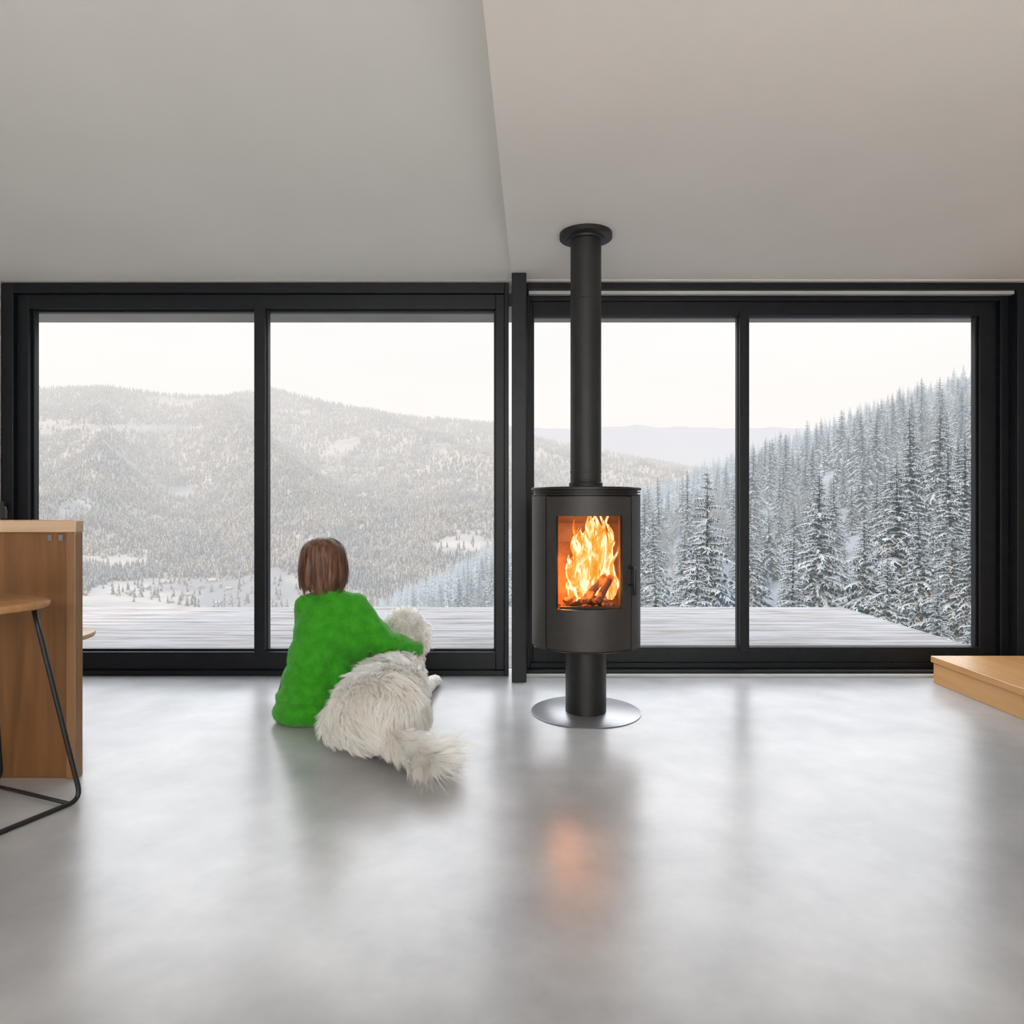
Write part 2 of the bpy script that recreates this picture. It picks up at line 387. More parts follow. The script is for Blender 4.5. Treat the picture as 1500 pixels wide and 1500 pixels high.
# ------------------------------------------------------------ trees
def spruce(h,R,r,W,B,det):
    V=[];F=[];M=[]
    def tri(a,b,c,m): F.append((a,b,c)); M.append(m)
    n=5; tr=h*.014+.05
    for k in range(n):
        V.append((tr*math.cos(6.283*k/n),tr*math.sin(6.283*k/n),-.8))
    V.append((0,0,h)); 
    for k in range(n): tri(k,(k+1)%n,n,2)
    for w_ in range(W):
        t=(w_+.5)/W; z0=h*(.05+.93*t); rr=R*(1-t)**.8*(.8+.35*r.rand())+.12
        nb=max(4,int(B*(1-.45*t))); ph=r.rand()*6.28
        for b_ in range(nb):
            p=ph+6.283*b_/nb+r.randn()*.15; L_=rr*(.7+.5*r.rand()); dx,dy=math.cos(p),math.sin(p); sx,sy=-dy,dx
            up=.10+.25*t; dr=.55-.25*t+.12*r.randn(); zz=z0+r.randn()*h*.008
            def pt(s,side=0,dz=0): return (dx*L_*s+sx*side, dy*L_*s+sy*side, zz+L_*(up*s-dr*s*s)+dz)
            if det:
                ns=5; hw=L_*.14+.05
                pv=None
                for k in range(ns+1):
                    s=.08+k/ns*.92; ww=hw*(1.05-s)*(.8+.5*r.rand())
                    i0=len(V); V.append(pt(s,0,.05*L_)); V.append(pt(s,-ww,-.02)); V.append(pt(s,ww,-.02))
                    if pv is not None:
                        sn=0 if r.rand()<.88 else 1
                        tri(pv,pv+1,i0+1,sn);tri(pv,i0+1,i0,sn);tri(pv,i0,i0+2,sn);tri(pv,i0+2,pv+2,sn)
                    if k<ns:
                        for sg in (-1,1):
                            tl=L_*(.36*(1.1-s))*(.7+.6*r.rand()); j=len(V)
                            V.append(pt(s+.16+.08*r.rand(),sg*tl,-.16*tl-.22*tl*r.rand())); V.append(pt(s+.10,0,.02))
                            tri(i0,j+1,j,0 if r.rand()<.66 else 1)
                            j=len(V); V.append(pt(s+.05,sg*tl*.5,-.45*tl-.12)); tri(i0,j+-1,j,1 if r.rand()<.85 else 0)
                    pv=i0
            else:
                ww=L_*.34
                i0=len(V); V+= [pt(0),pt(.6,-ww,-.18*L_),pt(1),pt(.6,ww,-.18*L_),pt(.55,0,.05*L_)]
                sn=0 if r.rand()<.75 else 1
                tri(i0,i0+1,i0+4,sn);tri(i0+1,i0+2,i0+4,sn);tri(i0+2,i0+3,i0+4,sn);tri(i0+3,i0,i0+4,sn)
                j=len(V); V.append(pt(.5,0,-.3*L_)); tri(i0+1,j,i0+3,1); tri(i0,i0+1,j,1); tri(i0,j,i0+3,1)
    return np.array(V),np.array(F),np.array(M)
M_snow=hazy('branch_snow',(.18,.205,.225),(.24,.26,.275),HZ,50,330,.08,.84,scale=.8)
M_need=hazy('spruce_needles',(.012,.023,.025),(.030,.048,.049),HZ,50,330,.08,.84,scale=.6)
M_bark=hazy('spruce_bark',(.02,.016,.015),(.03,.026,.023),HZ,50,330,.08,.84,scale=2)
hi_meshes=[]; lo_parts=[]
for k in range(6):
    r=np.random.RandomState(100+k); V,F,M=spruce(1*14.,2.1+.55*(k%3),r,30,10,True); hi_meshes.append((V,F,M))
for k in range(5):
    r=np.random.RandomState(200+k); lo_parts.append(spruce(14.,2.2+.35*(k%3),r,17,7,False))
hm=[]
for k,(V,F,M) in enumerate(hi_meshes):
    me=mesh_tri('spruce_tree',V,F,M)
    for mm_ in (M_snow,M_need,M_bark): me.materials.append(mm_)
    hm.append(me)
# frosted bare tree
def bare(r,h=11):
    V=[];F=[]
    def rib(a,b,w0,w1):
        a=np.array(a);b=np.array(b); d=b-a; 
        for q in (np.array([1,0,0]),np.array([0,1,0])):
            s=np.cross(d,q); s=s/(np.linalg.norm(s)+1e-6); i=len(V)
            V.extend([a-s*w0,a+s*w0,b+s*w1,b-s*w1]); F.append((i,i+1,i+2)); F.append((i,i+2,i+3))
    rib((0,0,-.8),(0,0,h*.9),.10,.02)
    for k in range(46):
        t=.18+.8*r.rand(); p=r.rand()*6.28; L_=h*.30*(1.15-t)*(.7+.6*r.rand()); a=np.array([0,0,h*.9*t]); d=np.array([math.cos(p)*.75,math.sin(p)*.75,.75]); b=a+d*L_
        rib(a,b,.035,.015)
        for q in range(9):
            s=.2+.8*r.rand(); c=a+(b-a)*s; e=c+(d*.5+r.randn(3)*.45)*L_*.38; rib(c,e,.022,.010)
            for q2 in range(2):
                c2=c+(e-c)*(.4+.6*r.rand()); rib(c2,c2+r.randn(3)*L_*.12+np.array([0,0,.05]),.014,.008)
    return np.array(V),np.array(F)
M_frost=hazy('hoar_frost_twigs',(.16,.17,.18),(.22,.23,.24),HZ,50,330,.12,.86,scale=.5)
bare_me=[]
for k in range(2):
    V,F=bare(np.random.RandomState(40+k)); me=mesh_tri('frosted_bare_tree',V,F); me.materials.append(M_frost); bare_me.append(me)
trees=[(.645*47,47,11.5),(.672*40,40,7.5),(.60*43,43,8.5),(.70*45,45,9.5),(.665*53,53,12.),(.565*50,50,12.),(.62*36,36,6.),(.685*34,34,5.2),(.52*45,45,9.),(.645*41,41,6.5),(.735*38,38,7.)]
hand_n=len(trees)
y=40.
while y<336:
    far=min(1,max(0,(y-60)/220))
    stp=5.3-.3*far
    x=-.30*y-10
    while x<.86*y+10:
        xx=x+random.uniform(-.34,.34)*stp; yy=y+random.uniform(-.34,.34)*stp
        h=(random.uniform(6.0,15.5)*(1-.38*far) if xx>0 else random.uniform(6,11))
        if xx>0 and random.random()<.35: h*=.7
        ok=random.random()<.97-.06*far
        if ok and yy<200:
            for (qx,qy,qh) in trees[:hand_n]+trees[-240:]:
                if (qx-xx)**2+(qy-yy)**2<(.145*(h+qh))**2: ok=False; break
        if ok: trees.append((xx,yy,h))
        x+=stp
    y+=stp
vis=[t for t in trees if -.25<t[0]/t[1]<.72 and (zr(t[0],t[1])+t[2]-1)/t[1]>-.19]
vis.sort(key=lambda t:-t[2]/t[1]); near=vis[:300]; nset=set(near)
for i,(x,y,h) in enumerate(near):
    br=(i%8==5) and h>7 and y>60
    me=bare_me[i%2] if br else hm[random.randrange(6)]
    o=bpy.data.objects.new('frosted_bare_tree' if br else 'spruce_tree',me); link(o)
    o.location=(x,y,zr(x,y)); s=h/(11. if br else 14.); q=1. if br else max(1.,min(1.3,1.42-h/30)); o.scale=(s*q*random.uniform(.9,1.1),s*q*random.uniform(.9,1.1),s); o.rotation_euler=(random.uniform(-.03,.03),random.uniform(-.03,.03),random.uniform(0,6.28))
    if br: meta(o,'bare deciduous tree white with hoar frost on the slope','tree',group='frosted bare trees on the slope')
    else: meta(o,'tall spruce laden with snow on the hillside','tree',group='snowy spruces on the hillside')
def merged(name,lst,parts,mats,label,base):
    VV=[];FF=[];MM=[];off=0
    for (x,y,z,h) in lst:
        V,F,M=parts[random.randrange(len(parts))]
        s=h/base; an=random.uniform(0,6.28); c,sn=math.cos(an)*s,math.sin(an)*s
        W=np.empty_like(V,dtype=np.float32); W[:,0]=V[:,0]*c-V[:,1]*sn+x; W[:,1]=V[:,0]*sn+V[:,1]*c+y; W[:,2]=V[:,2]*s+z
        VV.append(W);FF.append(F+off);MM.append(M);off+=len(V)
    me=mesh_tri(name,np.concatenate(VV),np.concatenate(FF),np.concatenate(MM))
    o=obj(name,me,mats); meta(o,label,'forest','stuff'); return o
rest=[(x,y,zr(x,y),h) for (x,y,h) in trees if (x,y,h) not in nset]
merged('spruce_forest',rest,lo_parts,[M_snow,M_need,M_bark],'dense snowy spruce forest covering the hillside',14.)
# distant forest
def cone_tree(r):
    V=[];F=[];M=[];n=5
    for z0,z1,R in ((0,.55,.20),(.27,.8,.145),(.55,1,.09)):
        i=len(V)
        for k in range(n):
            rr=R*(.75+.5*r.rand()); V.append((rr*math.cos(6.283*k/n+z0),rr*math.sin(6.283*k/n+z0),z0+.08*r.rand()))
        V.append((0,0,z1))
        for k in range(n): F.append((i+k,i+(k+1)%n,i+n)); M.append(0 if r.rand()<.4 else 1)
    return np.array(V),np.array(F),np.array(M)
cp=[cone_tree(np.random.RandomState(k)) for k in range(6)]
HW=(.86,.835,.81)
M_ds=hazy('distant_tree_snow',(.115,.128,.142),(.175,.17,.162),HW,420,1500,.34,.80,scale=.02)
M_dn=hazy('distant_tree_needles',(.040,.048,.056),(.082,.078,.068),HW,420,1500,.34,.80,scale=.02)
def clearing(a,s,x,y):
    px=750+a*1000; row=742-s*1000
    w_=.35*noise.noise(Vector((x/25,y/40,3)))
    if ((px-270)/140)**2+((row-868)/22)**2<1+w_: return True
    if ((px-680)/50)**2+((row-800)/16)**2<1+w_: return True
    if ((px-150)/70)**2+((row-822)/8)**2<1+w_: return True
    if ((px-110)/25)**2+((row-745)/12)**2<1+w_: return True
    if ((px-180)/120)**2+((row-628)/6)**2<1+w_: return True
    return noise.noise(Vector((x/120,y/170,9)))>.48
dt=[]
for k in range(60000):
    y=430+1100*random.random()**1.25; a=random.uniform(-.80,.36); x=a*y; z=zL(a,y)
    if clearing(a,(z-1)/y,x,y) and random.random()<.93: continue
    dt.append((x,y,z-.3,random.uniform(4.5,8)*(1+.45*(y-430)/1100)))
merged('distant_forest',dt,cp,[M_ds,M_dn],'hazy frosted conifer forest on the mountain across the valley',1.)
# village houses
M_hw=hazy('house_wall',(.1,.08,.06),(.15,.13,.11),HW,420,1500,.45,.7); M_hr=hazy('house_snow_roof',(.17,.16,.15),(.2,.19,.18),(.9,.84,.78),420,1500,.3,.7)
bm=bmesh.new(); box(bm,-4,4,-3,3,-2,3.2,0)
v=[bm.verts.new(p) for p in [(-4.6,-3.6,3),(4.6,-3.6,3),(4.6,3.6,3),(-4.6,3.6,3),(-4.6,0,6),(4.6,0,6)]]
for f in [(0,1,5,4),(2,3,4,5),(0,4,3),(1,2,5),(0,3,2,1)]:
    fc=bm.faces.new([v[i] for i in f]); fc.material_index=1
hme=bpy.data.meshes.new('village_house'); bm.to_mesh(hme); bm.free(); hme.materials.append(M_hw); hme.materials.append(M_hr)
for (a,y) in [(-.56,452),(-.535,475),(-.50,442),(-.475,470),(-.455,492),(-.43,448),(-.415,482),(-.585,495),(-.51,505),(-.44,510)]:
    o=bpy.data.objects.new('village_house',hme); link(o); o.location=(a*y,y,zL(a,y)-.3); o.rotation_euler=(0,0,random.uniform(-1.2,1.2)); k=random.uniform(.4,.6); o.scale=(k,k,k)
    meta(o,'small valley house with a snow-covered gable roof','house',group='houses in the valley village')

# ------------------------------------------------------------ stove
SX,SY=.36,3.33
M_st=mat('stove_dark_steel',(.026,.023,.021),(.031,.028,.026),rough=.45,scale=30,metal=0,bump=.03,bscale=300,spec=.4)
M_blk=mat('black_steel',(.009,.009,.009),(.013,.013,.013),rough=.42,scale=30,spec=.35)
M_flue=mat('flue_black_paint',(.014,.014,.014),(.019,.019,.018),rough=.5,scale=12,bump=.05,bscale=200,spec=.35)
M_plate=mat('brushed_steel_plate',(.20,.20,.21),(.26,.26,.27),rough=.33,metal=.6,scale=10,stretch=(1,20,1))
st=empty('wood_stove',(SX,SY,0),'dark cylindrical wood-burning stove on pedestal with tall flue pipe','stove')
bm=bmesh.new(); lathe(bm,[(.263,0),(.265,.002),(.265,.004),(.263,.005)],SX,SY,96); bm_obj('base_plate',bm,M_plate,parent=st,autos=True)['label']='thin round steel floor plate'
bm=bmesh.new(); lathe(bm,[(.099,.005),(.099,.33)],SX,SY,64); bm_obj('pedestal',bm,M_blk,parent=st,autos=True)
rot=math.radians(-2)
def cpanel(bm,r,a0,a1,z0,z1,th,hole=None,na=40,nzv=24,cr=.02):
    """curved panel, angle 0 = toward room (-Y); optional hole (ah,z0,z1)"""
    A=list(np.linspace(a0,a1,na)); Z=list(np.linspace(z0,z1,nzv))
    if hole:
        h0,h1,hz0,hz1=hole; A=sorted([a for a in A if min(abs(a-h0),abs(a-h1))>.02]+[h0,h1]); Z=sorted([z for z in Z if min(abs(z-hz0),abs(z-hz1))>.012]+[hz0,hz1])
    def P(rr,a,z): return (SX+rr*math.sin(a+rot),SY-rr*math.cos(a+rot),z)
    g={}
    for k,rr in enumerate((r,r-th)):
        for i,a in enumerate(A):
            for j,z in enumerate(Z): g[k,i,j]=bm.verts.new(P(rr,a,z))
    def keep(i,j):
        if i<0 or j<0 or i>=len(A)-1 or j>=len(Z)-1: return False
        if hole:
            ac=(A[i]+A[i+1])/2; zc=(Z[j]+Z[j+1])/2
            if h0<ac<h1 and hz0<zc<hz1: return False
        return True
    for i in range(len(A)-1):
        for j in range(len(Z)-1):
            if not keep(i,j): continue
            bm.faces.new([g[0,i,j],g[0,i+1,j],g[0,i+1,j+1],g[0,i,j+1]]); bm.faces.new([g[1,i,j+1],g[1,i+1,j+1],g[1,i+1,j],g[1,i,j]])
            for (di,dj,e1,e2) in ((-1,0,(i,j),(i,j+1)),(1,0,(i+1,j),(i+1,j+1)),(0,-1,(i,j),(i+1,j)),(0,1,(i,j+1),(i+1,j+1))):
                if not keep(i+di,j+dj):
                    bm.faces.new([g[0,e1[0],e1[1]],g[0,e2[0],e2[1]],g[1,e2[0],e2[1]],g[1,e1[0],e1[1]]])
dg=math.radians
bm=bmesh.new(); cpanel(bm,.262,dg(49.5),dg(310.5),.335,1.05,.012,na=80,nzv=3)
cpanel(bm,.250,-dg(60),dg(60),.34,1.045,.006,hole=(-dg(38),dg(38),.51,.98))
lathe(bm,[(.10,.33),(.235,.33),(.258,.337),(.252,.345)],SX,SY,96,cap=True)
bm_obj('body',bm,M_st,parent=st,autos=True)
bm=bmesh.new(); cpanel(bm,.263,-dg(47.5),dg(47.5),.345,1.045,.013,hole=(-dg(35),dg(35),.531,.957))
DR=bm_obj('door',bm,M_st,parent=st,autos=True,)
def rim(bm,r,a0,a1,z0,z1,w,th):
    cpanel(bm,r,a0,a1,z0,z1,th,hole=(a0+w/.25,a1-w/.25,z0+w,z1-w))
bm=bmesh.new(); rim(bm,.257,-dg(36),dg(36),.526,.962,.006,.008); bm_obj('door_glass_frame',bm,M_blk,parent=DR,autos=True)
def SP(r,a,z): return (SX+r*math.sin(a+rot),SY-r*math.cos(a+rot),z)
bm=bmesh.new(); ha=dg(45)
tube(bm,[SP(.262,ha,.72),SP(.285,ha,.72),SP(.292,ha,.715),SP(.292,ha,.60),SP(.290,ha,.595)],[.008,.008,.009,.009,.007],12)
tube(bm,[SP(.262,ha,.64),SP(.292,ha,.64)],.006)
bm_obj('door_handle',bm,M_blk,parent=DR,autos=True)['label']='slim black vertical handle'
bm=bmesh.new(); lathe(bm,[(.245,1.045),(.245,1.05),(.262,1.052),(.262,1.058),(.248,1.059),(.248,1.065),(.262,1.066),(.262,1.071),(.248,1.072),(.248,1.077),(.266,1.078),(.266,1.088),(.262,1.091)],SX,SY,96)
bm_obj('top_vent',bm,M_blk,parent=st,autos=True)
# firebox
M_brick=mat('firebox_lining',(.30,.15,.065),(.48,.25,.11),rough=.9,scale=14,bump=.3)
bm=bmesh.new()
def fb(x0,x1,y0,y1,z0,z1): box(bm,SX+x0,SX+x1,SY+y0,SY+y1,z0,z1)
fb(-.165,.165,.06,.08,.50,1.0); fb(-.178,-.162,-.155,.08,.50,1.0); fb(.162,.178,-.155,.08,.50,1.0); fb(-.16,.16,-.18,.08,.50,.515); fb(-.16,.16,-.17,.08,.985,1.0)
for zz in (.62,.72,.82,.92): fb(-.165,.165,.055,.061,zz-.003,zz)
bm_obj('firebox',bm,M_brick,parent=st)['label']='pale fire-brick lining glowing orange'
bm=bmesh.new()
for k in range(9):
    fb(-.14+k*.033,-.125+k*.033,-.17,.0,.515,.522)
fb(-.14,.14,-.195,-.185,.515,.54)
bm_obj('grate',bm,M_blk,parent=st)
bm=bmesh.new(); lathe(bm,[(.082,1.09),(.082,1.115),(.075,1.118),(.075,1.165),(.0765,1.166),(.0765,1.172),(.075,1.173),(.075,2.0),(.0765,2.001),(.0765,2.007),(.075,2.008),(.075,2.325)],SX,SY,64)
bm_obj('flue_pipe',bm,M_flue,parent=st,autos=True)
bm=bmesh.new(); lathe(bm,[(.078,2.290),(.090,2.291),(.092,2.300),(.120,2.302),(.128,2.306),(.128,2.328)],SX,SY,64)
bm_obj('ceiling_collar',bm,M_flue,parent=st,autos=True)
# logs
m,nt,N,L=nmat('burning_log'); b=N.new('ShaderNodeBsdfPrincipled'); n=N.new('ShaderNodeTexNoise'); n.inputs['Scale'].default_value=25; tc=N.new('ShaderNodeTexCoord'); L.new(tc.outputs['Object'],n.inputs['Vector'])
r=N.new('ShaderNodeValToRGB'); r.color_ramp.elements[0].position=.5; r.color_ramp.elements[1].position=.7; r.color_ramp.elements[0].color=(0,0,0,1); r.color_ramp.elements[1].color=(1,.18,.02,1)
L.new(n.outputs['Fac'],r.inputs[0]); b.inputs['Base Color'].default_value=(.16,.06,.03,1); L.new(r.outputs[0],b.inputs['Emission Color']); b.inputs['Emission Strength'].default_value=1.3; b.inputs['Roughness'].default_value=.9
out(nt,b.outputs[0]); M_log=m
for (a,bq,rr) in [((-.11,-.05,.545),(.11,-.02,.548),.022),((-.03,-.12,.55),(.085,-.05,.665),.018),((.035,-.13,.55),(.115,-.05,.665),.017),((-.11,-.10,.545),(.0,-.02,.60),.018),((.11,-.12,.545),(-.02,-.09,.575),.015)]:
    bm=bmesh.new(); A=Vector(a)+Vector((SX,SY,0)); B=Vector(bq)+Vector((SX,SY,0))
    tube(bm,[A.lerp(B,t)+Vector((noise.noise(A+Vector((t*3,0,0))),0,noise.noise(A+Vector((0,t*3,0)))))*.006 for t in np.linspace(0,1,7)],[rr*x for x in (.95,1,1.05,1,.97,1.02,.95)],9)
    meta(bm_obj('firewood_log',bm,M_log),'charred glowing firewood log inside the stove','firewood',group='burning logs in the stove')
# flames
m,nt,N,L=nmat('flame'); tc=N.new('ShaderNodeTexCoord'); mp=N.new('ShaderNodeMapping'); mp.inputs['Scale'].default_value=(24,24,7); mp.inputs['Rotation'].default_value=(0,.15,0); L.new(tc.outputs['Object'],mp.inputs[0])
n=N.new('ShaderNodeTexNoise'); n.inputs['Scale'].default_value=1.; n.inputs['Detail'].default_value=4; n.inputs['Distortion'].default_value=1.6; L.new(mp.outputs[0],n.inputs['Vector'])
r=N.new('ShaderNodeValToRGB'); es=r.color_ramp.elements; es[0].position=.34; es[0].color=(.80,.09,.004,1); es[1].position=.63; es[1].color=(1,.82,.50,1); x=es.new(.48); x.color=(1,.30,.03,1)
L.new(n.outputs['Fac'],r.inputs[0])
e=N.new('ShaderNodeEmission'); L.new(r.outputs[0],e.inputs[0]); e.inputs[1].default_value=1.6
r2=N.new('ShaderNodeValToRGB'); r2.color_ramp.elements[0].position=.30; r2.color_ramp.elements[1].position=.50; L.new(n.outputs['Fac'],r2.inputs[0])
t=N.new('ShaderNodeBsdfTransparent'); mx=N.new('ShaderNodeMixShader'); L.new(r2.outputs[0],mx.inputs[0]); L.new(t.outputs[0],mx.inputs[1]); L.new(e.outputs[0],mx.inputs[2]); out(nt,mx.outputs[0]); M_flame=m
bm=bmesh.new(); rf=np.random.RandomState(3)
for k in range(34):
    bx=rf.uniform(-.09,.12); by=rf.uniform(-.08,.03); hh=min(.42,rf.uniform(.32,.56)*(1-.7*abs(bx-.03)/.2)); ww=rf.uniform(.018,.042); lean=rf.uniform(-.02,.05)-bx*.2; ph=rf.rand()*6
    rings=[]
    for q in range(19):
        s=q/18; wq=ww*(math.sin(math.pi*min(1,(s*.85+.12)))**.8)*(1-s)**.35+.0005
        cx=SX+bx+lean*s+(.006+.018*s)*math.sin(ph+s*9); cy=SY+by+.01*math.sin(ph*2+s*6); zq=.55+hh*s
        rings.append([bm.verts.new((cx+wq*math.cos(6.283*i/8)*(1+.3*math.sin(s*14+ph)),cy+.4*wq*math.sin(6.283*i/8),zq)) for i in range(8)])
    for A,B in zip(rings[:-1],rings[1:]):
        for i in range(8): bm.faces.new([A[i],A[(i+1)%8],B[(i+1)%8],B[i]])
meta(bm_obj('fire',bm,M_flame,smooth=True),'bright yellow-orange flames burning on the logs in the stove','fire')
light('fire_glow','POINT',(SX+.02,SY-.06,.72),(0,0,0),4.5,(1,.32,.05),.05)
light('fire_glow','POINT',(SX-.10,SY-.08,.62),(0,0,0),3,(1,.30,.045),.03)

# ------------------------------------------------------------ bar counter, stools, step
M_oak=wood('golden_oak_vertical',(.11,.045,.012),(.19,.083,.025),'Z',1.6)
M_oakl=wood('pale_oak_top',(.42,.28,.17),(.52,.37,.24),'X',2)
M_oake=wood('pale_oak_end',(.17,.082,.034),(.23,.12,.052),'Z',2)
bc=empty('bar_counter',(-2.4,2.52,0),'oak bar counter with pale top and waterfall end panel','counter')
bm=bmesh.new(); box(bm,-3.3,-1.598,2.50,2.548,.905,.95); bm_obj('countertop',bm,M_oakl,parent=bc,bevel=.004)
bm=bmesh.new(); box(bm,-1.635,-1.600,2.502,2.546,.0,.905); bm_obj('end_panel',bm,M_oake,parent=bc,bevel=.003)
bm=bmesh.new(); box(bm,-3.28,-1.635,2.515,2.545,.0,.905); bm_obj('front_panel',bm,M_oak,parent=bc,bevel=.002)
bm=bmesh.new()
for x in (-1.70,-1.66): 
    box(bm,x-.008,x+.008,2.511,2.516,.875,.895)
bm_obj('bracket',bm,M_plate,parent=bc)
M_seat=wood('stool_seat_oak',(.32,.155,.058),(.43,.23,.10),'X',2)
def stool(cx,cy,H,rad,hs,ang,name,label):
    e=empty(name,(cx,cy,0),label,'stool')
    bm=bmesh.new(); n=64; prof=[(.90,H-.028),(.98,H-.022),(1.0,H-.012),(.99,H-.003),(.96,H),(.5,H-.004),(.02,H-.006)]
    rings=[]
    for q,z in prof:
        ring_=[]
        for i in range(n):
            t=2*math.pi*i/n; k=1/(abs(math.cos(t))**3.0+abs(math.sin(t))**3.0)**(1/3.0)
            x_,y_=rad*q*k*math.cos(t),rad*q*k*math.sin(t); c,s=math.cos(ang),math.sin(ang)
            ring_.append(bm.verts.new((cx+x_*c-y_*s,cy+x_*s+y_*c,z)))
        rings.append(ring_)
    for A,B in zip(rings[:-1],rings[1:]):
        for i in range(n): bm.faces.new([A[i],A[(i+1)%n],B[(i+1)%n],B[i]])
    bm.faces.new(rings[0][::-1]); bm.faces.new(rings[-1])
    bm_obj('seat',bm,M_seat,parent=e,autos=True)
    c,s=math.cos(ang),math.sin(ang)
    def Q(u,v,z): return Vector((cx+u*c-v*s,cy+u*s+v*c,z))
    rr=.008; 
    for sg in (-1,1):
        a=.62*rad; pts=[Q(sg*a,a,H-.03)]
        b0=Q(sg*hs,hs,rr); b1=Q(sg*hs,-hs,rr); t0=Q(sg*a,a,H-.03); t1=Q(sg*a,-a,H-.03)
        for q in np.linspace(0,.93,8): pts.append(t0.lerp(b0,q)) if q>0 else None
        cnr=[(t0.lerp(b0,.93),b0,b0.lerp(b1,.10)),(b1.lerp(b0,.10),b1,t1.lerp(b1,.93))]
        for A,B,C in cnr:
            for q in np.linspace(.15,1,6): pts.append((1-q)**2*A+2*q*(1-q)*B+q*q*C)
        for q in np.linspace(.85,0,7): pts.append(t1.lerp(b1,q))
        bm=bmesh.new(); tube(bm,pts,rr,10); bm_obj('leg_frame',bm,M_blk,parent=e,smooth=True)
    bm=bmesh.new(); tube(bm,[Q(-hs,hs*.80,rr*1.2),Q(0,hs*.80,rr*1.2),Q(hs,hs*.80,rr*1.2)],rr*.8,8); bm_obj('crossbar',bm,M_blk,parent=e,smooth=True)
    f=.66; k=.62*rad+(hs-.62*rad)*f
    bm=bmesh.new(); tube(bm,[Q(-k,-k,H*(1-f)),Q(0,-k,H*(1-f)),Q(k,-k,H*(1-f))],rr*.9,8); bm_obj('footrest',bm,M_blk,parent=e,smooth=True)
    return e
stool(-1.735,2.20,.69,.185,.21,math.radians(-22),'bar_stool','bar stool with rounded oak seat and black wire sled legs')
stool(-2.06,2.86,.455,.245,.15,math.radians(0),'low_stool','low stool with oak seat and thin black legs behind counter')
M_step=wood('oak_step',(.44,.22,.075),(.54,.30,.11),'Y',1.2)
bm=bmesh.new(); box(bm,2.395,4.18,1.6,3.88,0,.115); box(bm,2.385,4.18,1.6,3.89,.115,.150)
meta(bm_obj('oak_step_platform',bm,M_step,bevel=.003),'low golden oak step platform beside the window','step')

# ------------------------------------------------------------ dog
M_dog=mat('white_dog_undercoat',(.66,.62,.56),(.78,.75,.70),rough=.9,scale=12,spec=.1)
m,nt,N,L=nmat('white_fur'); b=N.new('ShaderNodeBsdfPrincipled'); n=N.new('ShaderNodeTexNoise'); n.inputs['Scale'].default_value=9; tc=N.new('ShaderNodeTexCoord'); L.new(tc.outputs['Object'],n.inputs['Vector'])
r=N.new('ShaderNodeValToRGB'); r.color_ramp.elements[0].position=.35; r.color_ramp.elements[1].position=.6; r.color_ramp.elements[0].color=(.92,.89,.84,1); r.color_ramp.elements[1].color=(.98,.97,.95,1)
L.new(n.outputs['Fac'],r.inputs[0]); L.new(r.outputs[0],b.inputs['Base Color']); b.inputs['Roughness'].default_value=.7; b.inputs['Specular IOR Level'].default_value=.2
tl=N.new('ShaderNodeBsdfTranslucent'); L.new(r.outputs[0],tl.inputs[0]); mx=N.new('ShaderNodeMixShader'); mx.inputs[0].default_value=.42; L.new(b.outputs[0],mx.inputs[1]); L.new(tl.outputs[0],mx.inputs[2]); out(nt,mx.outputs[0]); M_fur=m
bm=bmesh.new()
sph(bm,(-.555,2.805,.155),(.180,.17,.150),sub=3)
sph(bm,(-.560,2.90,.160),(.180,.18,.152),sub=3)
sph(bm,(-.560,3.04,.165),(.168,.22,.147),sub=3)
sph(bm,(-.555,3.22,.165),(.135,.24,.14),sub=3)
sph(bm,(-.560,3.40,.18),(.105,.14,.14),sub=3)
sph(bm,(-.475,2.88,.11),(.115,.15,.10),sub=3)
chain(bm,[(-.55,3.38,.22),(-.55,3.44,.30),(-.55,3.49,.36)],[.11,.10,.09])
sph(bm,(-.548,3.50,.385),(.088,.098,.080),sub=3)
chain(bm,[(-.53,3.55,.37),(-.495,3.61,.352),(-.465,3.665,.340)],[.06,.047,.038])
sph(bm,(-.447,3.455,.340),(.022,.044,.066),rot=Matrix.Rotation(math.radians(-16),4,'Y')); sph(bm,(-.646,3.475,.350),(.020,.038,.057),rot=Matrix.Rotation(math.radians(14),4,'Y'))
# front legs
chain(bm,[(-.50,3.42,.12),(-.475,3.42,.06),(-.455,3.60,.045),(-.435,3.76,.035)],[.07,.052,.040,.034]); sph(bm,(-.430,3.80,.03),(.038,.052,.028))
chain(bm,[(-.60,3.42,.13),(-.62,3.42,.06),(-.62,3.58,.045),(-.62,3.72,.035)],[.07,.052,.040,.034]); sph(bm,(-.62,3.76,.03),(.038,.052,.028))
for fx in (-.430,-.62):
    for t_ in (-.022,-.007,.008,.023):
        sph(bm,(fx+t_,(3.84 if fx>-.5 else 3.80)-abs(t_)*.5,.018),(.010,.018,.014))
# hind legs (folded): thigh -> knee forward -> hock back -> paw
chain(bm,[(-.46,2.84,.12),(-.44,3.00,.08),(-.45,2.90,.045),(-.44,3.00,.03)],[.10,.07,.045,.034]); sph(bm,(-.44,3.04,.028),(.034,.05,.026))
chain(bm,[(-.69,2.84,.10),(-.70,3.00,.08),(-.71,2.90,.05),(-.715,2.98,.03)],[.09,.06,.045,.034])
